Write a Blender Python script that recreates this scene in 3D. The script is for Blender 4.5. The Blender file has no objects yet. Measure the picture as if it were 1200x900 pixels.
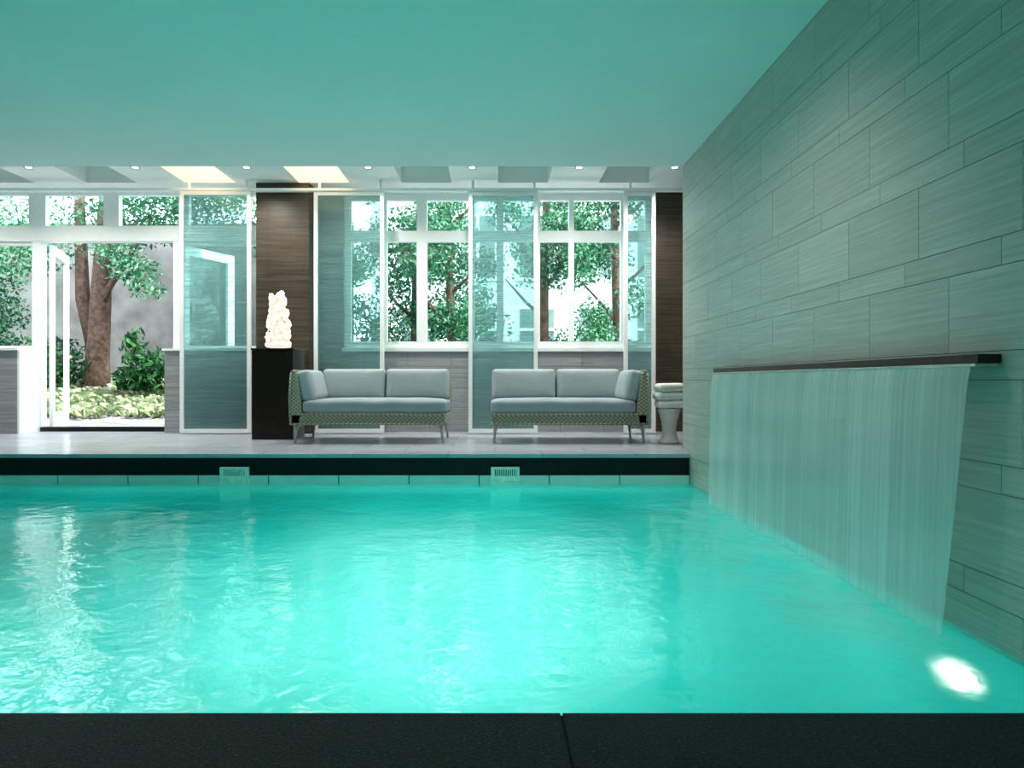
import bpy, bmesh, math, random
from mathutils import Vector, Matrix, noise as mnoise
import numpy as np
random.seed(7); np.random.seed(7)
scene=bpy.context.scene
COL=scene.collection
try:
    scene.cycles.max_bounces=8; scene.cycles.diffuse_bounces=4; scene.cycles.glossy_bounces=3; scene.cycles.transparent_max_bounces=12
except Exception: pass
# ---------------------------------------------------------------- helpers
def new_mat(name):
    m=bpy.data.materials.new(name); m.use_nodes=True
    nt=m.node_tree; nt.nodes.clear()
    out=nt.nodes.new('ShaderNodeOutputMaterial')
    return m,nt,out
def N(nt,t,**kw):
    n=nt.nodes.new(t)
    for k,v in kw.items():
        if k.startswith('_'): setattr(n,k[1:],v)
        else:
            key=k.replace('__',' ')
            n.inputs[key].default_value=v
    return n
def L(nt,a,b): nt.links.new(a,b)
def rgba(c): return (c[0],c[1],c[2],1)
def coords(nt,scale=(1,1,1),rot=(0,0,0),which='Object'):
    tc=N(nt,'ShaderNodeTexCoord'); mp=N(nt,'ShaderNodeMapping')
    mp.inputs['Scale'].default_value=scale; mp.inputs['Rotation'].default_value=rot
    L(nt,tc.outputs[which],mp.inputs['Vector']); return mp.outputs['Vector']
def ramp(nt,fac,stops):
    r=N(nt,'ShaderNodeValToRGB'); e=r.color_ramp.elements
    while len(e)<len(stops): e.new(0.5)
    for i,(p,c) in enumerate(stops):
        e[i].position=p; e[i].color=rgba(c) if not isinstance(c,(int,float)) else (c,c,c,1)
    L(nt,fac,r.inputs['Fac']); return r.outputs['Color']
def simple(name,col,rough=0.6,metal=0.0,nscale=20,var=0.12,bump=0.0,bscale=60,spec=0.5):
    m,nt,out=new_mat(name)
    v=coords(nt)
    nz=N(nt,'ShaderNodeTexNoise',Scale=nscale,Detail=4.0); L(nt,v,nz.inputs['Vector'])
    c=ramp(nt,nz.outputs['Fac'],[(0.3,tuple(x*(1-var) for x in col)),(0.7,tuple(min(1,x*(1+var)) for x in col))])
    b=N(nt,'ShaderNodeBsdfPrincipled',Roughness=rough,Metallic=metal)
    b.inputs['Specular IOR Level'].default_value=spec
    L(nt,c,b.inputs['Base Color'])
    if bump>0:
        n2=N(nt,'ShaderNodeTexNoise',Scale=bscale,Detail=5.0); L(nt,v,n2.inputs['Vector'])
        bp=N(nt,'ShaderNodeBump',Strength=bump,Distance=0.01); L(nt,n2.outputs['Fac'],bp.inputs['Height']); L(nt,bp.outputs['Normal'],b.inputs['Normal'])
    L(nt,b.outputs[0],out.inputs['Surface']); return m
def emis(name,col,s):
    m,nt,out=new_mat(name); e=N(nt,'ShaderNodeEmission',Color=rgba(col),Strength=s); L(nt,e.outputs[0],out.inputs['Surface']); return m
def streak(name,c1,c2,scale=(1.2,1.2,45),rough=0.5,tilt=0.0,attr=False,grout=None,brick=None):
    m,nt,out=new_mat(name)
    v=coords(nt,scale=scale,rot=(tilt,0,0))
    if attr:
        at=N(nt,'ShaderNodeAttribute',_attribute_name='rnd')
        ml=N(nt,'ShaderNodeVectorMath',_operation='MULTIPLY'); L(nt,at.outputs['Color'],ml.inputs[0]); ml.inputs[1].default_value=(40,37,60)
        ad=N(nt,'ShaderNodeVectorMath',_operation='ADD'); L(nt,v,ad.inputs[0]); L(nt,ml.outputs[0],ad.inputs[1]); v=ad.outputs[0]
    n1=N(nt,'ShaderNodeTexNoise',Scale=1.0,Detail=5.0,Roughness=0.65,Distortion=0.25); L(nt,v,n1.inputs['Vector'])
    c=ramp(nt,n1.outputs['Fac'],[(0.3,c2),(0.5,tuple((a+b)/2 for a,b in zip(c1,c2))),(0.68,c1)])
    if attr:
        mv=N(nt,'ShaderNodeMapRange'); L(nt,at.outputs['Fac'],mv.inputs[0]); mv.inputs[3].default_value=0.92; mv.inputs[4].default_value=1.06
        mx=N(nt,'ShaderNodeVectorMath',_operation='SCALE'); L(nt,c,mx.inputs[0]); L(nt,mv.outputs[0],mx.inputs['Scale']); c=mx.outputs[0]
    if brick:
        tc=N(nt,'ShaderNodeTexCoord'); sx=N(nt,'ShaderNodeSeparateXYZ'); L(nt,tc.outputs['Object'],sx.inputs[0])
        cb=N(nt,'ShaderNodeCombineXYZ'); L(nt,sx.outputs[0],cb.inputs[0]); L(nt,sx.outputs[brick[2]],cb.inputs[1])
        br=N(nt,'ShaderNodeTexBrick',Scale=1.0,Color1=(1,1,1,1),Color2=(0.85,0.85,0.85,1),Mortar=(0.4,0.4,0.4,1))
        br.inputs['Mortar Size'].default_value=0.003; br.inputs['Brick Width'].default_value=brick[0]; br.inputs['Row Height'].default_value=brick[1]
        L(nt,cb.outputs[0],br.inputs['Vector'])
        mm=N(nt,'ShaderNodeMix',_data_type='RGBA',_blend_type='MULTIPLY'); mm.inputs[0].default_value=1
        L(nt,c,mm.inputs[6]); L(nt,br.outputs['Color'],mm.inputs[7]); c=mm.outputs[2]
    b=N(nt,'ShaderNodeBsdfPrincipled',Roughness=rough); L(nt,c,b.inputs['Base Color'])
    bp=N(nt,'ShaderNodeBump',Strength=0.2,Distance=0.003); L(nt,n1.outputs['Fac'],bp.inputs['Height']); L(nt,bp.outputs['Normal'],b.inputs['Normal'])
    L(nt,b.outputs[0],out.inputs['Surface']); return m

def empty(name,loc=(0,0,0)):
    o=bpy.data.objects.new(name,None); o.location=loc; COL.objects.link(o); o.empty_display_size=0.1; return o
def add_obj(name,mesh,mat=None,parent=None,loc=None,smooth=False):
    o=bpy.data.objects.new(name,mesh); COL.objects.link(o)
    if mat: 
        if not isinstance(mat,(list,tuple)): mat=[mat]
        for x in mat: mesh.materials.append(x)
    if parent: o.parent=parent
    if loc: o.location=loc
    if smooth:
        for p in mesh.polygons: p.use_smooth=True
    return o
def boxes(name,bl,mat,parent=None,bevel=0.0,loc=None):
    """bl: list of (x0,x1,y0,y1,z0,z1[,matindex])"""
    V=[];F=[];MI=[]
    for b in bl:
        x0,x1,y0,y1,z0,z1=b[:6]; mi=b[6] if len(b)>6 else 0
        k=len(V)
        V+=[(x0,y0,z0),(x1,y0,z0),(x1,y1,z0),(x0,y1,z0),(x0,y0,z1),(x1,y0,z1),(x1,y1,z1),(x0,y1,z1)]
        F+=[(k,k+3,k+2,k+1),(k+4,k+5,k+6,k+7),(k,k+1,k+5,k+4),(k+1,k+2,k+6,k+5),(k+2,k+3,k+7,k+6),(k+3,k,k+4,k+7)]
        MI+=[mi]*6
    me=bpy.data.meshes.new(name); me.from_pydata(V,[],F); me.update()
    o=add_obj(name,me,mat,parent,loc)
    me.polygons.foreach_set('material_index',MI)
    if bevel>0:
        md=o.modifiers.new('b','BEVEL'); md.width=bevel; md.segments=2; md.limit_method='ANGLE'
    return o
def cushion(name,size,r,bulge,mat,parent,loc,rot=(0,0,0),axis=2,n=18,piping=None):
    hx=[s/2 for s in size]
    bm=bmesh.new(); bmesh.ops.create_cube(bm,size=2)
    bmesh.ops.subdivide_edges(bm,edges=bm.edges[:],cuts=n,use_grid_fill=True)
    for v in bm.verts:
        u=list(v.co)
        p=Vector([u[i]*hx[i] for i in range(3)])
        inner=Vector([max(-(hx[i]-r),min(hx[i]-r,p[i])) for i in range(3)])
        d=p-inner
        if d.length>1e-6: p=inner+d.normalized()*r
        f=1
        for i in range(3):
            if i!=axis: f*=(1-u[i]**4)
        p[axis]+=bulge*f*(1 if u[axis]>0 else -1)*min(1,abs(u[axis])*1.0)
        w=mnoise.noise(Vector((p.x*4+loc[0]*3,p.y*4,p.z*4)))*0.006
        p[axis]+=w
        v.co=p
    me=bpy.data.meshes.new(name); bm.to_mesh(me); bm.free()
    o=add_obj(name,me,mat,parent,loc,smooth=True); o.rotation_euler=rot
    return o
def tube_data(path,rad,seg=8,V=None,F=None):
    if V is None: V=[];F=[]
    base=len(V); n=len(path)
    for i,p in enumerate(path):
        p=Vector(p)
        t=(Vector(path[min(i+1,n-1)])-Vector(path[max(i-1,0)])).normalized()
        a=t.cross(Vector((0.13,1,0.07))).normalized(); b=t.cross(a)
        for s in range(seg):
            an=2*math.pi*s/seg
            V.append(tuple(p+(a*math.cos(an)+b*math.sin(an))*rad[i]))
    for i in range(n-1):
        for s in range(seg):
            s2=(s+1)%seg
            F.append((base+i*seg+s,base+i*seg+s2,base+(i+1)*seg+s2,base+(i+1)*seg+s))
    F.append(tuple(base+s for s in range(seg))[::-1]); F.append(tuple(base+(n-1)*seg+s for s in range(seg)))
    return V,F
def tubes(name,lst,mat,parent=None,seg=8,smooth=True):
    V=[];F=[]
    for p,r in lst: tube_data(p,r,seg,V,F)
    me=bpy.data.meshes.new(name); me.from_pydata(V,[],F); me.update()
    return add_obj(name,me,mat,parent,smooth=smooth)
def lathe(name,prof,mat,parent=None,loc=None,seg=40,caps=True):
    V=[];F=[]
    for r,z in prof:
        for s in range(seg):
            a=2*math.pi*s/seg; V.append((r*math.cos(a),r*math.sin(a),z))
    n=len(prof)
    for i in range(n-1 if caps else n):
        for s in range(seg):
            s2=(s+1)%seg; j=(i+1)%n; F.append((i*seg+s,i*seg+s2,j*seg+s2,j*seg+s))
    if caps:
        F.append(tuple(range(seg))[::-1]); F.append(tuple((n-1)*seg+s for s in range(seg)))
    me=bpy.data.meshes.new(name); me.from_pydata(V,[],F); me.update()
    return add_obj(name,me,mat,parent,loc,smooth=True)

# ---------------------------------------------------------------- key dimensions
XW=1.855; ZW=-0.285; YN=1.85; YD=6.5; YE=6.745; ZC=2.816; ZU=3.31; YB=9.4; XL=-9.0; XR=3.0
# ---------------------------------------------------------------- materials
M_white=simple('white_paint',(0.95,0.96,0.96),0.4,var=0.02)
M_ceil=simple('ceiling_paint',(0.82,0.85,0.84),0.8,var=0.02,nscale=2)
M_ceil2=simple('ceiling_paint_white',(0.93,0.93,0.93),0.8,var=0.02,nscale=2)
M_tile=streak('travertine_tile',(0.58,0.57,0.52),(0.39,0.385,0.35),scale=(1,1.6,70),rough=0.4,tilt=0.02,attr=True)
M_grout=simple('grout',(0.07,0.08,0.08),0.9)
M_grey=streak('grey_stone',(0.46,0.46,0.47),(0.24,0.24,0.25),scale=(1.5,1.5,50),rough=0.45,brick=(0.6,0.3,2))
M_brown=streak('brown_stone',(0.11,0.08,0.052),(0.020,0.015,0.011),scale=(1.5,1.5,50),rough=0.4,brick=(0.6,0.3,2))
M_deck=streak('deck_stone',(0.54,0.57,0.64),(0.38,0.41,0.47),scale=(3,30,3),rough=0.25,brick=(0.9,0.45,1))
M_black=simple('black_granite',(0.006,0.006,0.007),0.35,var=0.5,nscale=200,bump=0.2,bscale=300,spec=0.25)
M_dark=simple('dark_lacquer',(0.016,0.010,0.008),0.3,var=0.2,spec=0.3)
M_strip=simple('pool_edge_tile',(0.66,0.76,0.73),0.3,var=0.06,nscale=6)
M_metal=simple('dark_bronze',(0.07,0.055,0.05),0.3,metal=0.9)
M_steel=simple('brushed_steel',(0.6,0.6,0.58),0.35,metal=0.9)
M_cush=simple('cushion_fabric',(0.42,0.47,0.50),0.9,nscale=9,var=0.05,bump=0.3,bscale=500)
M_cushd=simple('seat_fabric',(0.34,0.39,0.43),0.9,nscale=9,var=0.05,bump=0.3,bscale=500)
M_leg=simple('sofa_leg_paint',(0.50,0.50,0.46),0.5)
M_towel=simple('towel_cotton',(0.92,0.89,0.86),0.95,var=0.05,bump=0.5,bscale=250)
M_cer=simple('ceramic_white',(0.70,0.67,0.62),0.2,var=0.05)
M_conc=simple('garden_concrete',(0.13,0.13,0.128),0.9,nscale=1.5,var=0.5,bump=0.4,bscale=6)
M_grate=simple('grate_plastic',(0.85,0.92,0.82),0.5)
M_slot=simple('slot_dark',(0.03,0.05,0.045),0.6)

def granite():
    m,nt,out=new_mat('near_granite')
    v=coords(nt)
    n=N(nt,'ShaderNodeTexNoise',Scale=110.0,Detail=4.0,Roughness=0.7); L(nt,v,n.inputs['Vector'])
    c=ramp(nt,n.outputs['Fac'],[(0.42,(0.003,0.005,0.005)),(0.58,(0.018,0.034,0.032)),(0.70,(0.10,0.16,0.15))])
    b=N(nt,'ShaderNodeBsdfPrincipled',Roughness=0.5); L(nt,c,b.inputs['Base Color']); b.inputs['Specular IOR Level'].default_value=0.28
    bp=N(nt,'ShaderNodeBump',Strength=1.0,Distance=0.02); L(nt,n.outputs['Fac'],bp.inputs['Height']); L(nt,bp.outputs['Normal'],b.inputs['Normal'])
    L(nt,b.outputs[0],out.inputs['Surface']); return m
M_gran=granite()
def glass():
    m,nt,out=new_mat('window_glass')
    t=N(nt,'ShaderNodeBsdfTransparent',Color=(0.93,0.99,0.96,1)); g=N(nt,'ShaderNodeBsdfGlossy',Roughness=0.02)
    v=coords(nt); nz=N(nt,'ShaderNodeTexNoise',Scale=1.0); L(nt,v,nz.inputs['Vector'])
    bp=N(nt,'ShaderNodeBump',Strength=0.02,Distance=0.02); L(nt,nz.outputs['Fac'],bp.inputs['Height']); L(nt,bp.outputs['Normal'],g.inputs['Normal'])
    mx=N(nt,'ShaderNodeMixShader'); mx.inputs[0].default_value=0.05
    L(nt,t.outputs[0],mx.inputs[1]); L(nt,g.outputs[0],mx.inputs[2]); L(nt,mx.outputs[0],out.inputs['Surface']); return m
M_glass=glass()
def screenmat():
    m,nt,out=new_mat('screen_mesh_glass')
    v=coords(nt,scale=(1.2,1,70))
    nz=N(nt,'ShaderNodeTexNoise',Scale=1.0,Detail=4.0,Roughness=0.7); L(nt,v,nz.inputs['Vector'])
    fac=ramp(nt,nz.outputs['Fac'],[(0.35,0.10),(0.65,0.45)])
    t=N(nt,'ShaderNodeBsdfTransparent',Color=(0.70,0.88,0.87,1))
    d=N(nt,'ShaderNodeBsdfDiffuse',Color=(0.20,0.30,0.32,1)); tr=N(nt,'ShaderNodeBsdfTranslucent',Color=(0.50,0.66,0.65,1))
    ad=N(nt,'ShaderNodeMixShader'); ad.inputs[0].default_value=0.5; L(nt,d.outputs[0],ad.inputs[1]); L(nt,tr.outputs[0],ad.inputs[2])
    mx=N(nt,'ShaderNodeMixShader'); L(nt,fac,mx.inputs[0]); L(nt,t.outputs[0],mx.inputs[1]); L(nt,ad.outputs[0],mx.inputs[2])
    g=N(nt,'ShaderNodeBsdfGlossy',Roughness=0.05); m2=N(nt,'ShaderNodeMixShader'); m2.inputs[0].default_value=0.04
    L(nt,mx.outputs[0],m2.inputs[1]); L(nt,g.outputs[0],m2.inputs[2])
    L(nt,m2.outputs[0],out.inputs['Surface']); return m
M_screen=screenmat()
def wicker():
    m,nt,out=new_mat('wicker_weave')
    tc=N(nt,'ShaderNodeTexCoord'); sx=N(nt,'ShaderNodeSeparateXYZ'); L(nt,tc.outputs['Object'],sx.inputs[0])
    def mth(op,a,b=None):
        n=N(nt,'ShaderNodeMath',_operation=op)
        for i,q in enumerate((a,b)):
            if q is None: continue
            if isinstance(q,(int,float)): n.inputs[i].default_value=q
            else: L(nt,q,n.inputs[i])
        return n.outputs[0]
    h=mth('ADD',sx.outputs[0],sx.outputs[1])
    s1=mth('SINE',mth('MULTIPLY',h,120)); s2=mth('SINE',mth('MULTIPLY',sx.outputs[2],150))
    w=mth('MULTIPLY',s1,s2); f=mth('MULTIPLY',mth('ADD',w,1),0.5)
    c=ramp(nt,f,[(0.12,(0.15,0.145,0.10)),(0.45,(0.33,0.33,0.24)),(0.9,(0.44,0.44,0.34))])
    b=N(nt,'ShaderNodeBsdfPrincipled',Roughness=0.6); L(nt,c,b.inputs['Base Color'])
    bp=N(nt,'ShaderNodeBump',Strength=0.5,Distance=0.006); L(nt,f,bp.inputs['Height']); L(nt,bp.outputs['Normal'],b.inputs['Normal'])
    L(nt,b.outputs[0],out.inputs['Surface']); return m
M_wick=wicker()
def leafmat(name,c1,c2,c3):
    m,nt,out=new_mat(name)
    at=N(nt,'ShaderNodeAttribute',_attribute_name='rnd')
    c=ramp(nt,at.outputs['Fac'],[(0.0,c1),(0.55,c2),(1.0,c3)])
    d=N(nt,'ShaderNodeBsdfDiffuse'); t=N(nt,'ShaderNodeBsdfTranslucent'); L(nt,c,d.inputs[0]); L(nt,c,t.inputs[0])
    mx=N(nt,'ShaderNodeMixShader'); mx.inputs[0].default_value=0.4; L(nt,d.outputs[0],mx.inputs[1]); L(nt,t.outputs[0],mx.inputs[2])
    L(nt,mx.outputs[0],out.inputs['Surface']); return m
M_leaf=leafmat('tree_leaves',(0.008,0.05,0.028),(0.035,0.15,0.075),(0.28,0.54,0.33))
M_leafd=leafmat('shrub_leaves',(0.006,0.03,0.014),(0.02,0.08,0.03),(0.09,0.24,0.08))
M_cover=leafmat('groundcover_leaves',(0.10,0.18,0.07),(0.28,0.34,0.19),(0.62,0.62,0.48))
M_bark=simple('tree_bark',(0.070,0.040,0.028),0.95,nscale=14,var=0.6,bump=1.0,bscale=18)
M_soil=simple('garden_gravel',(0.24,0.23,0.23),0.95,nscale=40,var=0.5,bump=0.8,bscale=60)

# ---------------------------------------------------------------- right tiled wall
def tiled_wall():
    V=[];F=[];R=[];MI=[]
    def quadbox(y0,y1,z0,z1,rnd):
        g=0.0015; y0+=g;y1-=g;z0+=g;z1-=g
        k=len(V); x0=XW; x1=XW+0.02
        V.extend([(x0,y0,z0),(x0,y1,z0),(x0,y1,z1),(x0,y0,z1),(x1,y0,z0),(x1,y1,z0),(x1,y1,z1),(x1,y0,z1)])
        fs=[(k,k+3,k+2,k+1),(k,k+1,k+5,k+4),(k+1,k+2,k+6,k+5),(k+2,k+3,k+7,k+6),(k+3,k,k+4,k+7)]
        F.extend(fs); MI.extend([0]*5); R.extend([rnd]*8)
    z=0.7+0.11-0.42*6; row=0
    y0w,y1w=-3.0,YE
    while z<ZC:
        for h,off in ((0.313,2.79),(0.107,2.50)):
            z0,z1=z,min(z+h,ZC+0.05)
            sh=off+((row//2)%2)*0.2 - 0.59*12
            y=sh
            while y<y1w:
                a,b=max(y,y0w),min(y+0.59,y1w)
                if b-a>0.02 and z1>z0: quadbox(a,b,z0,z1,random.random())
                y+=0.59
            z=z+h; row+=1
    k=len(V); x0=XW+0.004;x1=XW+0.25
    V.extend([(x0,y0w,-1.8),(x1,y0w,-1.8),(x1,y1w-0.002,-1.8),(x0,y1w-0.002,-1.8),(x0,y0w,ZC),(x1,y0w,ZC),(x1,y1w-0.002,ZC),(x0,y1w-0.002,ZC)])
    F.extend([(k,k+3,k+2,k+1),(k+4,k+5,k+6,k+7),(k,k+1,k+5,k+4),(k+1,k+2,k+6,k+5),(k+2,k+3,k+7,k+6),(k+3,k,k+4,k+7)]); MI.extend([1]*6); R.extend([0]*8)
    me=bpy.data.meshes.new('wall_right'); me.from_pydata(V,[],F); me.update()
    o=add_obj('wall_right',me,[M_tile,M_grout]); me.polygons.foreach_set('material_index',MI)
    at=me.color_attributes.new('rnd','FLOAT_COLOR','POINT')
    at.data.foreach_set('color',np.array([(r,(r*7.3)%1,(r*3.7)%1,1) for r in R],dtype=np.float32).ravel())
tiled_wall()

# ---------------------------------------------------------------- shell
boxes('ceiling_pool',[(XL,XW+0.25,-3.0,YE,ZC,ZC+0.9)],M_ceil)
cof=[-7.75,-6.4,-5.05,-3.75,-2.25,-0.9,0.37,1.7]
cw=0.33; cy0,cy1=7.25,9.0; zt=ZU+0.26
bl=[(XL,XR,YE,cy0,ZU,zt),(XL,XR,cy1,YB+0.2,ZU,zt),(XL,XR,YE,YB+0.2,zt,zt+0.15)]
xs=XL
for c in cof: bl.append((xs,c-cw,cy0,cy1,ZU,zt)); xs=c+cw
bl.append((xs,XR,cy0,cy1,ZU,zt))
boxes('ceiling_deck',bl,M_ceil2)
M_warm=emis('warm_led',(1.0,0.78,0.50),3.2)
for i in (3,4):
    c=cof[i]
    boxes('coffer_light',[(c-cw+0.03,c+cw-0.03,cy0+0.03,cy1-0.03,zt-0.02,zt-0.004)],M_warm)
boxes('wall_left',[(XL-0.2,XL,-3.0,YB+0.2,-1.8,3.7)],M_grey)
boxes('wall_near',[(XL,XW+0.25,-3.2,-3.0,-0.3,ZC)],M_grey)
boxes('wall_side',[(XR,XR+0.2,YE,YB+0.2,-0.1,3.7),(XW+0.25,XR,YE-0.1,YE,-0.1,3.7)],M_brown)
boxes('floor_deck',[(XL,XR,YD,YB+0.2,-0.035,0.0)],M_deck)
boxes('trim_deck_fascia',[(XL,XW,YD+0.012,YD+0.2,-0.2,-0.036)],M_black)
bl=[];x=XW
while x>XL:
    bl.append((max(x-0.664,XL),x-0.006,YD-0.01,YD+0.2,-0.45,-0.203,0)); x-=0.668
bl.append((XL,XW,YD-0.004,YD+0.19,-0.45,-0.206,1))
boxes('trim_pool_edge',bl,[M_strip,M_slot])
xs=[XL]+[0.18-1.6*k for k in range(5,-1,-1)]+[XW]
bl=[]
for a,b in zip(xs[:-1],xs[1:]): bl.append((a+0.003,b-0.003,-3.0,YN,-0.26,-0.2))
bl.append((XL,XW,-3.0,YN-0.001,-0.5,-0.206))
boxes('floor_near_deck',bl,M_gran,bevel=0.002)
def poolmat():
    m,nt,out=new_mat('pool_basin_painted_glow')  # underwater glow painted as emission, brightest mid-pool and fading outward
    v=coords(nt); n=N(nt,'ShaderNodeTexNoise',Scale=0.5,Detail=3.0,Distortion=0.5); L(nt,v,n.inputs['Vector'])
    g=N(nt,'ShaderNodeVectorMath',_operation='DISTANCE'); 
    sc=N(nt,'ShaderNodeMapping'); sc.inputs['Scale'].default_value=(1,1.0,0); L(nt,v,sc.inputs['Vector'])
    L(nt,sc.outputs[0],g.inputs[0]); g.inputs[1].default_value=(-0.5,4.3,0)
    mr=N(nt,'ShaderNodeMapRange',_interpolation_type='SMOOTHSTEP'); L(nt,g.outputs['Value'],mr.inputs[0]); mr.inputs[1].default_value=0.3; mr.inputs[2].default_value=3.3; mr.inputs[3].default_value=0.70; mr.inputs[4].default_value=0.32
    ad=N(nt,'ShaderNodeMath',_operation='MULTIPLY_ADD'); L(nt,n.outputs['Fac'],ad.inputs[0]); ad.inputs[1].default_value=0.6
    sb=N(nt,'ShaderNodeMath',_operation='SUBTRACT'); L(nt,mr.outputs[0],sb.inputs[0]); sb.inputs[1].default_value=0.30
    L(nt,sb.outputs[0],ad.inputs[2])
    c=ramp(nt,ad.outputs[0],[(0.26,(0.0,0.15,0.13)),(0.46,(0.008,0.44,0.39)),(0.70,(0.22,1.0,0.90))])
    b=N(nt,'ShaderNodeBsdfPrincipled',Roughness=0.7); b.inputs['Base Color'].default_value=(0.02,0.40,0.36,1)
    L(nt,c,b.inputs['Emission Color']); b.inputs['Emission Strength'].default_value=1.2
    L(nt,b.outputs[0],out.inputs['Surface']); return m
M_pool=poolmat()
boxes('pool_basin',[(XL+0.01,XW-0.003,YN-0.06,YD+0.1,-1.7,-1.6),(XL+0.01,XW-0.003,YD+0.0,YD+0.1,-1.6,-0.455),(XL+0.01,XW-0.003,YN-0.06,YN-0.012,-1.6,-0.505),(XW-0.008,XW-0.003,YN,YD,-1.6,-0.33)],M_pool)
def watermat():
    m,nt,out=new_mat('pool_water')
    v=coords(nt)
    n1=N(nt,'ShaderNodeTexNoise',Scale=1.8,Detail=2.0,Distortion=0.6); L(nt,v,n1.inputs['Vector'])
    n2=N(nt,'ShaderNodeTexNoise',Scale=9.0,Detail=3.0,Distortion=0.4); L(nt,v,n2.inputs['Vector'])
    b1=N(nt,'ShaderNodeBump',Strength=0.20,Distance=0.06); L(nt,n1.outputs['Fac'],b1.inputs['Height'])
    b2=N(nt,'ShaderNodeBump',Strength=0.28,Distance=0.02); L(nt,n2.outputs['Fac'],b2.inputs['Height']); L(nt,b1.outputs['Normal'],b2.inputs['Normal'])
    nrm=b2.outputs['Normal']
    t=N(nt,'ShaderNodeBsdfRefraction',Color=(0.74,1,0.98,1),IOR=1.33,Roughness=0.36); L(nt,nrm,t.inputs['Normal'])
    tr=N(nt,'ShaderNodeBsdfTranslucent',Color=(0.35,0.94,0.88,1))
    body=N(nt,'ShaderNodeMixShader'); body.inputs[0].default_value=0.25; L(nt,t.outputs[0],body.inputs[1]); L(nt,tr.outputs[0],body.inputs[2])
    tc=N(nt,'ShaderNodeTexCoord'); sx=N(nt,'ShaderNodeSeparateXYZ'); L(nt,tc.outputs['Object'],sx.inputs[0])
    mr=N(nt,'ShaderNodeMapRange',_interpolation_type='SMOOTHSTEP'); L(nt,sx.outputs[0],mr.inputs[0]); mr.inputs[1].default_value=0.8; mr.inputs[2].default_value=1.75
    m1=N(nt,'ShaderNodeMapRange',_interpolation_type='SMOOTHSTEP'); L(nt,sx.outputs[1],m1.inputs[0]); m1.inputs[1].default_value=2.3; m1.inputs[2].default_value=2.9
    m2=N(nt,'ShaderNodeMapRange',_interpolation_type='SMOOTHSTEP'); L(nt,sx.outputs[1],m2.inputs[0]); m2.inputs[1].default_value=6.1; m2.inputs[2].default_value=5.3
    vf=coords(nt,scale=(1.6,1,1))
    n3=N(nt,'ShaderNodeTexNoise',Scale=3.2,Detail=8.0,Roughness=0.6,Distortion=0.6); L(nt,vf,n3.inputs['Vector'])
    m3=N(nt,'ShaderNodeMapRange'); L(nt,n3.outputs['Fac'],m3.inputs[0]); m3.inputs[1].default_value=0.36; m3.inputs[2].default_value=0.68
    def mul(a,b):
        q=N(nt,'ShaderNodeMath',_operation='MULTIPLY'); L(nt,a,q.inputs[0])
        if isinstance(b,float): q.inputs[1].default_value=b
        else: L(nt,b,q.inputs[1])
        return q.outputs[0]
    fo=mul(mul(mul(mul(mr.outputs[0],m1.outputs[0]),m2.outputs[0]),m3.outputs[0]),0.7)
    fd0=N(nt,'ShaderNodeBsdfDiffuse',Color=(0.98,0.98,0.96,1)); ft=N(nt,'ShaderNodeBsdfTranslucent',Color=(0.98,0.98,0.96,1))
    fd=N(nt,'ShaderNodeMixShader'); fd.inputs[0].default_value=0.5; L(nt,fd0.outputs[0],fd.inputs[1]); L(nt,ft.outputs[0],fd.inputs[2])
    bf=N(nt,'ShaderNodeMixShader'); L(nt,fo,bf.inputs[0]); L(nt,body.outputs[0],bf.inputs[1]); L(nt,fd.outputs[0],bf.inputs[2])
    fr=N(nt,'ShaderNodeFresnel',IOR=1.7); L(nt,nrm,fr.inputs['Normal'])
    g=N(nt,'ShaderNodeBsdfGlossy',Roughness=0.08); L(nt,nrm,g.inputs['Normal'])
    mx=N(nt,'ShaderNodeMixShader'); L(nt,fr.outputs[0],mx.inputs[0]); L(nt,bf.outputs[0],mx.inputs[1]); L(nt,g.outputs[0],mx.inputs[2])
    L(nt,mx.outputs[0],out.inputs['Surface']); return m
me=bpy.data.meshes.new('pool_water'); me.from_pydata([(XL,YN-0.0005,ZW),(XW,YN-0.0005,ZW),(XW,YD-0.01,ZW),(XL,YD-0.01,ZW)],[],[(0,1,2,3)]); me.update()
add_obj('pool_water',me,watermat())
for px in (276.5,592):
    cx=(px-580)/122.9; w=0.135; y0=YD-0.04
    e=empty('skimmer_grate',(cx,y0,-0.2))
    z0,z1=-0.08,0.08
    boxes('frame',[(-w,w,0,0.03,z1-0.02,z1),(-w,w,0,0.03,z0,z0+0.02),(-w,-w+0.025,0,0.03,z0+0.02,z1-0.02),(w-0.025,w,0,0.03,z0+0.02,z1-0.02)]+
          [(-w+0.025+0.0205*k,-w+0.025+0.0205*k+0.011,0.004,0.028,-0.005,z1-0.02) for k in range(11)]+
          [(-w+0.025,w-0.025,0.006,0.028,z0+0.02,-0.005)],M_grate,e)
    boxes('cavity',[(-w+0.01,w-0.01,0.026,0.029,z0+0.01,z1-0.01)],M_slot,e)
M_ulamp=emis('underwater_lamp',(1.0,0.90,0.70),22.0)
for y in (2.70,):
    e=empty('pool_light',(XW-0.010,y,-0.775)); 
    l=lathe('lens',[(0.001,0.0),(0.07,0.0),(0.07,0.006),(0.001,0.012)],M_ulamp,e,seg=24); l.rotation_euler=(0,-math.pi/2,0)
    r=lathe('ring',[(0.071,0.0),(0.095,0.0),(0.095,0.010),(0.071,0.014)],M_steel,e,seg=24,caps=False); r.rotation_euler=(0,-math.pi/2,0)

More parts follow.
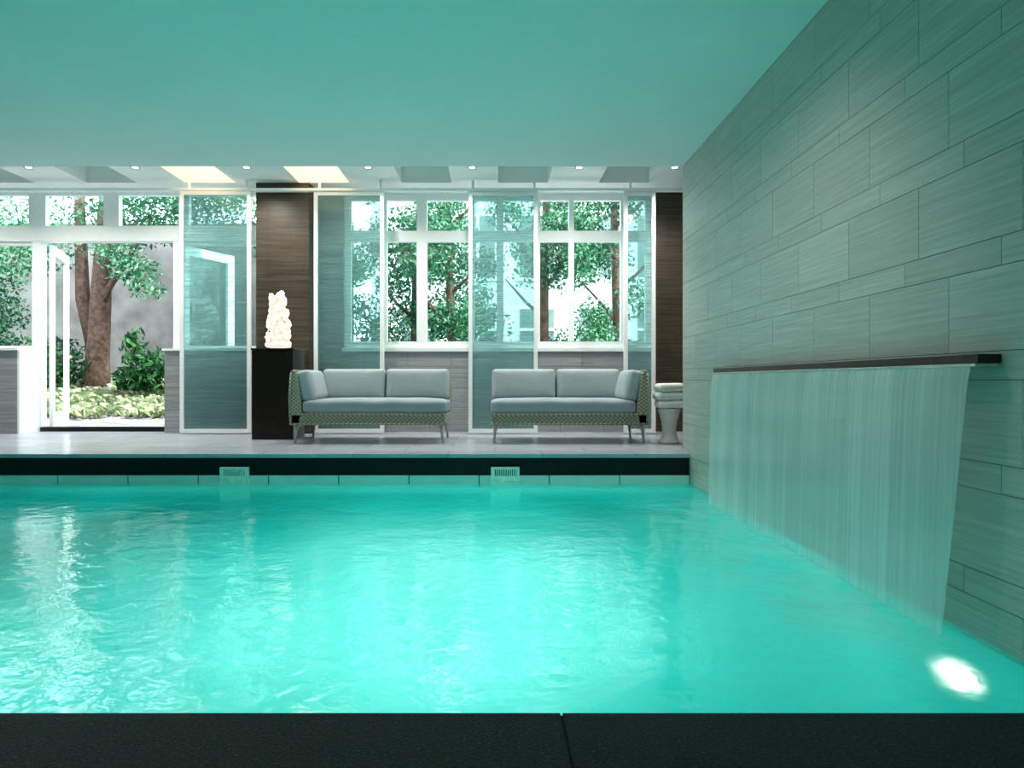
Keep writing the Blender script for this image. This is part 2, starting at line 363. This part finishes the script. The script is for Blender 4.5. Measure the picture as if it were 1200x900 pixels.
# ---------------------------------------------------------------- waterfall
e=empty('waterfall_spout',(XW,4.02,0.76))
boxes('spout_body',[(-0.085,0.0,-1.52,1.52,0.004,0.038)],M_metal,e,bevel=0.003)
boxes('spout_lip',[(-0.095,-0.01,-1.52,1.52,-0.008,0.003)],M_steel,e,bevel=0.002)
def waterfall():
    m,nt,out=new_mat('falling_water')
    v=coords(nt,scale=(1,4,0.3))
    n=N(nt,'ShaderNodeTexNoise',Scale=1.0,Detail=2.0,Roughness=0.5); L(nt,v,n.inputs['Vector'])
    v2=coords(nt,scale=(1,60,0.9))
    nf=N(nt,'ShaderNodeTexNoise',Scale=1.0,Detail=3.0,Roughness=0.6); L(nt,v2,nf.inputs['Vector'])
    av=N(nt,'ShaderNodeMath',_operation='MULTIPLY_ADD'); L(nt,nf.outputs['Fac'],av.inputs[0]); av.inputs[1].default_value=0.4
    hm=N(nt,'ShaderNodeMath',_operation='MULTIPLY'); L(nt,n.outputs['Fac'],hm.inputs[0]); hm.inputs[1].default_value=0.6; L(nt,hm.outputs[0],av.inputs[2])
    f=ramp(nt,av.outputs[0],[(0.32,0.34),(0.5,0.50),(0.66,0.76)])
    t=N(nt,'ShaderNodeBsdfTransparent',Color=(0.95,0.99,0.99,1))
    d=N(nt,'ShaderNodeBsdfDiffuse',Color=(0.95,0.99,0.99,1)); tr=N(nt,'ShaderNodeBsdfTranslucent',Color=(0.95,0.98,1.0,1)); g=N(nt,'ShaderNodeBsdfGlossy',Roughness=0.22)
    a=N(nt,'ShaderNodeMixShader'); a.inputs[0].default_value=0.06; L(nt,d.outputs[0],a.inputs[1]); L(nt,tr.outputs[0],a.inputs[2])
    a2=N(nt,'ShaderNodeMixShader'); a2.inputs[0].default_value=0.25; L(nt,a.outputs[0],a2.inputs[1]); L(nt,g.outputs[0],a2.inputs[2])
    bp=N(nt,'ShaderNodeBump',Strength=0.12,Distance=0.01); L(nt,av.outputs[0],bp.inputs['Height'])
    for q in (d,g): L(nt,bp.outputs['Normal'],q.inputs['Normal'])
    mx=N(nt,'ShaderNodeMixShader'); L(nt,f,mx.inputs[0]); L(nt,t.outputs[0],mx.inputs[1]); L(nt,a2.outputs[0],mx.inputs[2])
    L(nt,mx.outputs[0],out.inputs['Surface'])
    ny,nz=220,24; V=[];F=[]
    ztop=0.755; 
    for j in range(nz+1):
        s=j/nz; z=ztop+(ZW-ztop)*s
        x=1.765-0.045*math.sqrt(s)
        ya=2.53+0.10*s**1.3; yb=5.52-0.02*s
        for i in range(ny+1):
            u=i/ny; y=ya+(yb-ya)*u
            V.append((x+0.0015*mnoise.noise(Vector((y*9,z*0.5,0))),y,z+(-0.01 if j==nz else 0)))
    for j in range(nz):
        for i in range(ny):
            k=j*(ny+1)+i; F.append((k,k+1,k+ny+2,k+ny+1))
    me=bpy.data.meshes.new('waterfall_sheet'); me.from_pydata(V,[],F); me.update()
    add_obj('waterfall_sheet',me,m,smooth=True)
waterfall()

# ---------------------------------------------------------------- back wall
Xd0,Xd1=-6.25,-4.43
zs=1.13; zb0,zb1=2.62,2.79
boxes('wall_back',[(XL,-6.3,9.0,YB,0,zs-0.03),(-4.43,-3.15,9.15,YB+0.1,0,zs-0.03),
  (-2.5,-2.08,YB,YB+0.2,0,ZU),(-2.08,2.17,YB,YB+0.2,0,zs-0.03)],M_grey)
boxes('wall_back_corner',[(2.17,XR,YB,YB+0.2,0,ZU)],M_brown)
boxes('column_brown_stone',[(-3.15,-2.45,9.0,YB+0.2,0,ZU)],M_brown)
boxes('trim_sill',[(XL,-6.28,8.97,YB+0.1,zs-0.03,zs),(-4.45,-3.15,9.12,YB+0.1,zs-0.03,zs),(-2.1,2.19,YB-0.04,YB+0.2,zs-0.03,zs+0.02),(-6.299,-6.27,9.0,YB,0,zs-0.031)],M_white)
boxes('trim_threshold',[(Xd0,Xd1,YB-0.02,YB+0.15,0.0,0.06)],M_black)
def window(name,x0,x1,z0,z1,vm,hm,t=0.05,y=YB+0.03,d=0.08):
    e=empty(name,((x0+x1)/2,y,(z0+z1)/2)); ox,oz=(x0+x1)/2,(z0+z1)/2
    bl=[(x0,x1,0,d,z0,z0+t),(x0,x1,0,d,z1-t,z1),(x0,x0+t,0,d,z0+t,z1-t),(x1-t,x1,0,d,z0+t,z1-t)]
    for a,b in vm: bl.append((a,b,-0.005,d+0.005,z0+t,z1-t))
    for a,b in hm: bl.append((x0+t,x1-t,-0.002,d+0.002,a,b))
    bl=[(b[0]-ox,b[1]-ox,b[2],b[3],b[4]-oz,b[5]-oz) for b in bl]
    boxes('frame',bl,M_white,e)
    boxes('glass',[(x0+t/2-ox,x1-t/2-ox,d/2-0.003,d/2+0.003,z0+t/2-oz,z1-t/2-oz)],M_glass,e)
    return e
P=lambda px:(px-580)/85.1
window('window_1',XL,-3.15,zb1,ZU,[(-8.1,-7.9),(P(32),P(52)),(P(120),P(138)),(P(208),P(220))],[])
window('window_2',XL,P(48),zs,zb0,[(-7.6,-7.5),(P(36),P(44))],[])
window('window_3',-4.43,-3.15,zs,zb0,[],[])
mv=[(P(446),P(453)),(P(488),P(500)),(P(549),P(556)),(P(582),P(590)),(P(626),P(633)),(P(667),P(673)),(P(728),P(735))]
window('window_4',-2.08,2.17,zs+0.02,ZU-0.03,mv,[(2.62,2.77)],t=0.09)
boxes('trim_beam',[(XL,-3.15,YB-0.01,YB+0.15,zb0,zb1),(P(38),Xd0+0.0,YB,YB+0.12,0,zb0),(-4.43,P(214),YB,YB+0.12,zs,zb0),(-2.08,2.17,YB,YB+0.18,ZU-0.03,ZU)],M_white)
def door(name,hinge,ang,w=0.97,h=2.55):
    e=empty(name,(hinge[0],hinge[1],0.05)); e.rotation_euler=(0,0,ang)
    s=0.13
    boxes('leaf_frame',[(0,s,-0.025,0.025,0,h),(w-s,w,-0.025,0.025,0,h),(s,w-s,-0.025,0.025,h-s,h),(s,w-s,-0.025,0.025,0,0.2)],M_white,e,bevel=0.004)
    boxes('leaf_glass',[(s-0.01,w-s+0.01,-0.004,0.004,0.19,h-s+0.01)],M_glass,e)
    tubes('handle',[([(w-0.05,-0.03,1.0),(w-0.05,-0.07,1.0),(w-0.05,-0.07,1.02),(w-0.18,-0.07,1.02)],[0.009]*4)],M_steel,e)
    return e
door('door_1',(Xd0+0.03,YB+0.17),math.atan2(0.9,-0.34))
door('door_2',(Xd1+0.03,YB+0.17),math.atan2(0.9,0.40))
def screen(x0,x1,y,z1=3.14):
    e=empty('sliding_screen',((x0+x1)/2,y,0.02)); w=(x1-x0)/2; t=0.05
    boxes('frame',[(-w,-w+t,-0.02,0.02,0,z1),(w-t,w,-0.02,0.02,0,z1),(-w+t,w-t,-0.02,0.02,0,t),(-w+t,w-t,-0.02,0.02,z1-t,z1)],M_white,e,bevel=0.002)
    boxes('mesh_panel',[(-w+t,w-t,-0.004,0.004,t,z1-t)],M_screen,e)
Q=lambda px:(px-580)/89.9
screen(Q(212),Q(295),8.88); screen(Q(368),Q(450),8.9); screen(Q(549),Q(630),8.9); screen(Q(731),Q(768),8.9)
boxes('trim_screen_track',[(XL,XR,8.86,8.94,3.165,3.20)],M_white)
boxes('trim_track_hangers',[(x,x+0.03,8.885,8.915,3.2,ZU) for x in (-4,-3.25,-2.3,-1.5,-0.3,0.5,1.75,2.5)],M_white)
M_spot=emis('spot_lens',(1.0,0.92,0.8),25.0)
spots=[(-3.04,8.35,105),(-1.55,8.35,105),(-0.28,8.35,105),(1.03,8.35,105),(2.2,8.35,110),(-4.4,8.35,105),(-5.7,8.35,105),(-7.1,8.35,100),
       (-5.7,6.98,50),(-3.0,6.98,40),(-1.55,6.98,40),(1.03,6.98,40),(2.15,6.98,45)]  # this row is unseen, added as front fill for sofas and towels
for x,y,p in spots:
    e=empty('recessed_and_fill_spot',(x,y,ZU))
    lathe('bezel',[(0.035,-0.001),(0.055,-0.001),(0.055,-0.012),(0.035,-0.006)],M_steel,e,seg=24,caps=False)
    lathe('lens',[(0.001,-0.002),(0.034,-0.002),(0.034,-0.004),(0.001,-0.005)],M_spot,e,seg=20)
    ld=bpy.data.lights.new('spot_beam','SPOT'); ld.energy=p; ld.color=(1,0.95,0.89); ld.spot_size=math.radians(135); ld.spot_blend=0.9; ld.shadow_soft_size=0.03
    lo=bpy.data.objects.new('spot_beam',ld); COL.objects.link(lo); lo.parent=e; lo.location=(0,0,-0.02); lo.rotation_euler=(math.radians(8 if y>8 else 25),0,0)

# ---------------------------------------------------------------- sofas
def sofa(x0,x1,mirror):
    yf,yb=7.57,8.42
    w=x1-x0; cx=(x0+x1)/2
    e=empty('sofa',(cx,yf,0))
    s=-1 if not mirror else 1
    h=w/2
    V=[];F=[]
    def prism(prof,axis,a,b):
        k=len(V); n=len(prof)
        for t in (a,b):
            for p in prof:
                V.append((p[0],t,p[1]) if axis=='y' else (t,p[0],p[1]))
        F.append(tuple(range(k,k+n))); F.append(tuple(range(k+n,k+2*n))[::-1])
        for i in range(n):
            j=(i+1)%n; F.append((k+i,k+n+i,k+n+j,k+j))
    prism([(s*(h-0.0),0.21),(s*(h-0.10),0.21),(s*(h-0.13),0.36),(s*(h-0.065),0.79),(s*(h-0.0),0.80),(s*(h+0.015),0.5)],'y',0.0,0.85)
    prism([(0.78,0.21),(0.85,0.21),(0.87,0.5),(0.86,0.76),(0.80,0.76)],'x',-h+0.01,h-0.01)
    prism([(0.0,0.215),(0.78,0.215),(0.78,0.325),(0.0,0.325)],'x',-h+0.01,h-0.01)
    me=bpy.data.meshes.new('wicker_frame'); me.from_pydata(V,[],F); me.update()
    bm=bmesh.new(); bm.from_mesh(me); bmesh.ops.recalc_face_normals(bm,faces=bm.faces); bm.to_mesh(me); bm.free()
    o=add_obj('wicker_frame',me,M_wick,e); md=o.modifiers.new('b','BEVEL'); md.width=0.012; md.segments=3
    tubes('rim_braid',[([(-h+0.01,-0.005,0.325),(h-0.01,-0.005,0.325)],[0.012]*2),([(-h+0.01,-0.005,0.218),(h-0.01,-0.005,0.218)],[0.012]*2),
        ([(s*(h-0.03),0.0,0.80),(s*(h-0.03),0.85,0.80)],[0.02]*2),([(s*(h-0.005),-0.004,0.21),(s*(h+0.01),-0.004,0.5),(s*(h-0.01),-0.004,0.79)],[0.012]*3)],M_wick,e)
    lg=[]
    for xx in (-h+0.05,h-0.05):
        for yy in (0.04,0.80):
            sx=1 if xx<0 else -1
            lg.append(([(xx-sx*0.01,yy,0.0),(xx,yy,0.12),(xx,yy,0.23)],[0.011,0.018,0.024]))
            lg.append(([(xx,yy,0.13),(xx+sx*0.04,yy,0.195),(xx+sx*0.10,yy,0.222)],[0.012,0.012,0.010]))
    tubes('legs',lg,M_leg,e,seg=8)
    inner=0.13
    sw=w-inner
    scx=-s*inner/2
    cushion('seat_cushion',(sw,0.80,0.155),0.05,0.018,M_cushd,e,(scx,0.385,0.405))
    bw=(w-0.20)/2
    for k in (0,1):
        px=-s*h+s*0.01+s*(bw/2+k*bw)
        cushion('back_cushion_%d'%(k+1),(bw-0.012,0.17,0.36),0.045,0.03,M_cush,e,(px,0.70,0.655),rot=(math.radians(-10),0,0),axis=1)
    cushion('arm_cushion',(0.15,0.66,0.36),0.05,0.025,M_cush,e,(s*(h-0.155),0.36,0.64),rot=(0,math.radians(14*s),0),axis=0)
sofa(-2.27,-0.54,False); sofa(-0.05,1.70,True)

# ---------------------------------------------------------------- plinth + sculpture lamp
boxes('display_plinth',[(-2.89,-2.40,8.11,8.60,0.0,1.06),(-2.90,-2.39,8.10,8.61,1.06,1.085),(-2.87,-2.42,8.13,8.58,0.0,0.02)],M_dark,bevel=0.004)
def sculpture():
    m,nt,out=new_mat('glowing_alabaster')
    ao=N(nt,'ShaderNodeNewGeometry')
    pt=ramp(nt,ao.outputs['Pointiness'],[(0.42,(0.70,0.36,0.17)),(0.48,(1.0,0.84,0.64)),(0.54,(1.0,0.97,0.94))])
    b=N(nt,'ShaderNodeBsdfPrincipled',Roughness=0.6); b.inputs['Base Color'].default_value=(0.30,0.28,0.26,1)
    L(nt,pt,b.inputs['Emission Color']); b.inputs['Emission Strength'].default_value=0.95
    L(nt,b.outputs[0],out.inputs['Surface'])
    bm=bmesh.new(); rnd=random.Random(3)
    def ell(c,r):
        ret=bmesh.ops.create_icosphere(bm,subdivisions=3,radius=1)
        for q in ret['verts']:
            q.co=Vector((q.co.x*r[0]+c[0],q.co.y*r[1]+c[1],max(0.008,q.co.z*r[2]+c[2])))
    spec=[(0,0,0.05,.165,.14,.06),(-0.02,0,0.14,.12,.12,.09),(0.09,0,0.17,.07,.08,.08),(-0.11,0,0.13,.05,.07,.07),(0.02,0,0.26,.10,.11,.10),(-0.10,0,0.31,.05,.07,.09),
      (0.12,0,0.30,.045,.06,.07),(0.0,0,0.38,.09,.10,.09),(0.09,0,0.43,.05,.06,.08),(-0.08,0,0.46,.045,.05,.08),(0.01,0,0.50,.075,.08,.08),(0.07,0,0.58,.045,.055,.07),(-0.04,0,0.59,.04,.05,.07),(0.02,0,0.65,.055,.06,.055),(0.045,0,0.69,.03,.03,.035)]
    for a in spec: ell((a[0],a[1],a[2]),(a[3],a[4],a[5]))
    for i in range(46):
        z=rnd.uniform(0.04,0.64); an=rnd.uniform(0,2*math.pi); rr=0.13*(1-z*0.7)+0.015
        s=rnd.uniform(.014,.036); ell((rr*math.cos(an),rr*math.sin(an)*0.9,z),(s,s,s*1.9))
    me=bpy.data.meshes.new('sculpture_lamp'); bm.to_mesh(me); bm.free()
    o=add_obj('sculpture_lamp',me,m,loc=(-2.655,8.36,1.088),smooth=True)
    r=o.modifiers.new('r','REMESH'); r.mode='VOXEL'; r.voxel_size=0.008; r.use_smooth_shade=True
    t=bpy.data.textures.new('cl','CLOUDS'); t.noise_scale=0.04
    d=o.modifiers.new('d','DISPLACE'); d.texture=t; d.strength=0.04; d.mid_level=0.72
sculpture()

# ---------------------------------------------------------------- stool and towels
lathe('ceramic_stool',[(0.10,0.0),(0.115,0.012),(0.105,0.03),(0.080,0.10),(0.078,0.17),(0.088,0.25),(0.11,0.33),(0.125,0.37),(0.12,0.385),(0.02,0.39)],M_cer,loc=(1.945,7.62,0))
e=empty('towel_stack',(1.945,7.62,0.395))
zz=0.0
for i in range(3):
    dx=(0.008,-0.010,0.006)[i]
    cushion('towel_%d'%(i+1),(0.31,0.24,0.088),0.042,0.003,M_towel,e,(dx,0,zz+0.045),rot=(0,0,0.06*i),n=12)
    zz+=0.092

# ---------------------------------------------------------------- garden
def gz(y):
    t=max(0,min(1,(y-10.2)/4.5)); return -0.03+0.78*t*t*(3-2*t)
V=[];F=[];nx,ny=60,50
for j in range(ny+1):
    for i in range(nx+1):
        x=-14+26*i/nx; y=YB+0.2+16*j/ny
        V.append((x,y,gz(y)+0.04*mnoise.noise(Vector((x*1.3,y*1.3,0)))*min(1,(y-YB-0.2))))
for j in range(ny):
    for i in range(nx):
        k=j*(nx+1)+i; F.append((k,k+1,k+nx+2,k+nx+1))
me=bpy.data.meshes.new('garden_ground'); me.from_pydata(V,[],F); me.update(); add_obj('garden_ground',me,M_soil,smooth=True)
def leaves(name,groups,size,mat,parent=None,aspect=0.5,up=0.0,inner=0.1):
    Vs=[];R=[]
    for (c,r,n) in groups:
        p=np.random.normal(size=(n,3)); p/=np.linalg.norm(p,axis=1)[:,None]
        rad=np.random.uniform(inner,1.1,size=(n,1))**0.6
        pos=np.array(c)+p*rad*np.array(r)
        a=np.random.normal(size=(n,3)); a[:,2]+=up*np.sign(np.random.rand(n)); a/=np.linalg.norm(a,axis=1)[:,None]
        b=np.random.normal(size=(n,3)); b-=a*(a*b).sum(1)[:,None]; b/=np.linalg.norm(b,axis=1)[:,None]
        s=size*np.random.uniform(0.6,1.3,size=(n,1))
        q=np.stack([pos-a*s,pos+b*s*aspect,pos+a*s,pos-b*s*aspect],axis=1)
        Vs.append(q.reshape(-1,3)); 
        base=np.random.rand()*0.3
        R.append(np.repeat(np.clip(np.random.rand(n)**1.3*0.75+base,0,1),4))
    V=np.concatenate(Vs); R=np.concatenate(R); n=len(V)//4
    me=bpy.data.meshes.new(name); me.vertices.add(len(V)); me.vertices.foreach_set('co',V.astype(np.float32).ravel())
    me.loops.add(4*n); me.loops.foreach_set('vertex_index',np.arange(4*n,dtype=np.int32))
    me.polygons.add(n); me.polygons.foreach_set('loop_start',np.arange(0,4*n,4,dtype=np.int32))
    me.update(calc_edges=True)
    at=me.color_attributes.new('rnd','FLOAT_COLOR','POINT')
    at.data.foreach_set('color',np.stack([R,R,R,np.ones_like(R)],1).astype(np.float32).ravel())
    return add_obj(name,me,mat,parent)
def tree(x,y,r,groups,size=0.045,h=4.6,lean=0.2,mat=None,split=True):
    e=empty('garden_tree',(0,0,0)); z0=gz(y)-0.05
    ln=[([(x,y,z0),(x+0.03,y,z0+0.6),(x+lean*0.4,y,z0+1.6),(x+lean,y+0.1,z0+h)],[r*1.25,r,r*0.9,r*0.5])]
    if split:
        ln.append(([(x,y,z0+0.9),(x-0.25,y,z0+1.8),(x-0.4,y+0.1,z0+h)],[r*0.8,r*0.6,r*0.35]))
        ln.append(([(x+lean*0.3,y,z0+1.5),(x+0.3,y-0.1,z0+2.0),(x+0.7,y-0.1,z0+2.6),(x+1.1,y,z0+3.4)],[r*0.4,r*0.3,r*0.2,r*0.12]))
    else:
        for k in range(4):
            zz=z0+1.4+0.6*k; sd=1 if k%2 else -1
            ln.append(([(x+lean*zz/h,y,zz),(x+sd*0.3,y-0.1,zz+0.3),(x+sd*0.7,y-0.1,zz+0.75)],[r*0.4,r*0.28,r*0.12]))
    tubes('trunk',ln,M_bark,e,seg=12)
    leaves('foliage',groups,size,mat or M_leaf,e)
tree(-7.6,13.0,0.21,[((-8.9,12.6,3.4),(1.2,1,0.9),4000),((-6.6,13.2,4.0),(1.6,1,0.7),5000),((-6.7,12.6,2.75),(0.5,0.4,0.3),520),((-6.4,12.5,2.4),(0.35,0.3,0.25),260),((-7.0,12.6,3.1),(0.5,0.4,0.3),400),((-9.7,12.5,2.0),(0.9,1,1.2),5000),((-5.2,13,4.3),(1.2,1,0.6),2600)],size=0.045)
rr=random.Random(11)
def canopy(cx,cy,n,xw,z0,z1):
    return [((cx+rr.uniform(-xw,xw),cy+rr.uniform(-0.6,0.6),rr.uniform(z0,z1)),(rr.uniform(.35,.7),0.5,rr.uniform(.3,.5)),560) for _ in range(n)]
tree(-1.55,13.0,0.10,canopy(-1.5,13,17,0.9,1.4,4.8),h=4,lean=0.1,split=False)
tree(-0.75,12.2,0.09,canopy(-0.7,12.4,14,0.5,1.2,4.0),h=4,lean=-0.1,split=False)
tree(0.9,13.2,0.11,canopy(1.0,13.0,16,0.8,1.8,4.8),h=4,lean=0.1,split=False)
tree(2.3,12.6,0.11,canopy(2.3,12.6,18,0.8,1.2,4.8),h=4,lean=-0.1,split=False)
tree(-3.8,14.5,0.12,canopy(-3.9,14.2,15,1.2,1.4,4.8),h=4,lean=0.1,split=False)
leaves('garden_shrub',[((-6.2,12.3,0.9),(0.5,0.4,0.4),420),((-5.5,12.4,0.7),(0.45,0.3,0.25),350),((-6.6,12.5,0.7),(0.4,0.3,0.3),300),((-6.5,12.3,1.3),(0.22,0.2,0.35),110)],0.09,M_leafd,aspect=0.35)
leaves('garden_hedge',[((x,13.6+0.2*math.sin(x*5),gz(13.5)+0.35),(0.55,0.4,0.55),800) for x in np.arange(-4.4,4.5,0.6)]+[((x,12.8,1.0),(0.5,0.4,0.5),600) for x in np.arange(-10.5,-8,0.6)],0.06,M_leafd)
V=[];F=[];R=[]
for i in range(1500):
    x=rr.uniform(-9.5,-3.2); y=rr.uniform(11.2,14.6); z=gz(y)
    cr=rr.random()
    for k in range(7):
        an=rr.uniform(0,6.28); l=rr.uniform(0.09,0.22); bx_,by_=math.cos(an),math.sin(an); w=0.014
        k0=len(V)
        V+= [(x-by_*w,y+bx_*w,z),(x+by_*w,y-bx_*w,z),(x+bx_*l*0.5+by_*w,y+by_*l*0.5-bx_*w,z+l*0.8),(x+bx_*l,y+by_*l,z+l*0.75)]
        F.append((k0,k0+1,k0+2,k0+3)); q=min(1,max(0,cr*0.7+rr.uniform(0,0.4))); R+=[q]*4
me=bpy.data.meshes.new('garden_groundcover'); me.from_pydata(V,[],F); me.update()
at=me.color_attributes.new('rnd','FLOAT_COLOR','POINT'); at.data.foreach_set('color',np.array([(q,q,q,1) for q in R],dtype=np.float32).ravel())
add_obj('garden_groundcover',me,M_cover)
boxes('garden_wall',[(-14,-3.2,15.2,15.5,-0.2,4.2),(-14.3,-14,YB,15.5,-0.2,4.2)],M_conc)
M_fac=simple('facade_render',(0.66,0.72,0.70),0.8,nscale=1,var=0.08)
M_fg=simple('facade_glass',(0.10,0.14,0.14),0.1,var=0.2)
bl=[(-4,12,22,22.3,-0.2,7,0)]
for i in range(8):
    x=-3+1.9*i
    for z in (1.0,4.0):
        bl.append((x,x+1.1,21.94,22.0,z,z+2.0,1)); bl.append((x+0.5,x+0.6,21.9,21.94,z,z+2.0,0)); bl.append((x,x+1.1,21.9,21.94,z+1.3,z+1.38,0)); bl.append((x-0.1,x+1.2,21.85,22.0,z-0.1,z,0))
boxes('neighbour_building',bl,[M_fac,M_fg])

# ---------------------------------------------------------------- lights
w=bpy.data.worlds.new('World'); scene.world=w; w.use_nodes=True; nt=w.node_tree; nt.nodes.clear()
sky=nt.nodes.new('ShaderNodeTexSky'); sky.sky_type='NISHITA'; sky.sun_disc=False; sky.sun_elevation=math.radians(50); sky.sun_rotation=math.radians(200)
bg=nt.nodes.new('ShaderNodeBackground'); bg.inputs['Strength'].default_value=1.5
mixn=nt.nodes.new('ShaderNodeMix'); mixn.data_type='RGBA'; mixn.inputs[0].default_value=0.65; mixn.inputs[7].default_value=(4.8,5.2,5.1,1)
nt.links.new(sky.outputs[0],mixn.inputs[6]); nt.links.new(mixn.outputs[2],bg.inputs['Color'])
wo=nt.nodes.new('ShaderNodeOutputWorld'); nt.links.new(bg.outputs[0],wo.inputs['Surface'])
sd=bpy.data.lights.new('sun','SUN'); sd.energy=14; sd.angle=math.radians(3); sd.color=(1,0.97,0.92)
so=bpy.data.objects.new('sun',sd); COL.objects.link(so); so.rotation_euler=Vector((-0.85,0.2,-0.9)).to_track_quat('-Z','Y').to_euler()
for x,y,p,d in ((0.9,0.6,8,(0.9,0.9,-1.1)),(0.4,3.4,60,(0.8,0.45,-1.5)),(-2.0,1.0,10,(0.3,0.9,-1.1))):  # unseen lamps added out of view to brighten right wall and waterfall
    e=empty('fill_downlight',(x,y,ZC))
    lathe('bezel',[(0.05,-0.001),(0.075,-0.001),(0.075,-0.012),(0.05,-0.006)],M_steel,e,seg=24,caps=False)
    ld=bpy.data.lights.new('beam','SPOT'); ld.energy=p; ld.color=(1,0.96,0.93); ld.spot_size=math.radians(100); ld.spot_blend=1; ld.shadow_soft_size=0.05
    lo=bpy.data.objects.new('beam',ld); COL.objects.link(lo); lo.parent=e; lo.location=(0,0,-0.03)
    lo.rotation_euler=Vector(d).to_track_quat('-Z','Y').to_euler()

# ---------------------------------------------------------------- camera
cd=bpy.data.cameras.new('Camera'); cam=bpy.data.objects.new('Camera',cd); COL.objects.link(cam); scene.camera=cam
cam.location=(0,0,0.7); cam.rotation_euler=(math.pi/2,0,0)
cd.sensor_width=36; cd.lens=24; cd.shift_x=20/1200; cd.shift_y=-4/1200; cd.clip_start=0.05
scene.view_settings.view_transform='Standard'
scene.view_settings.exposure=0.0
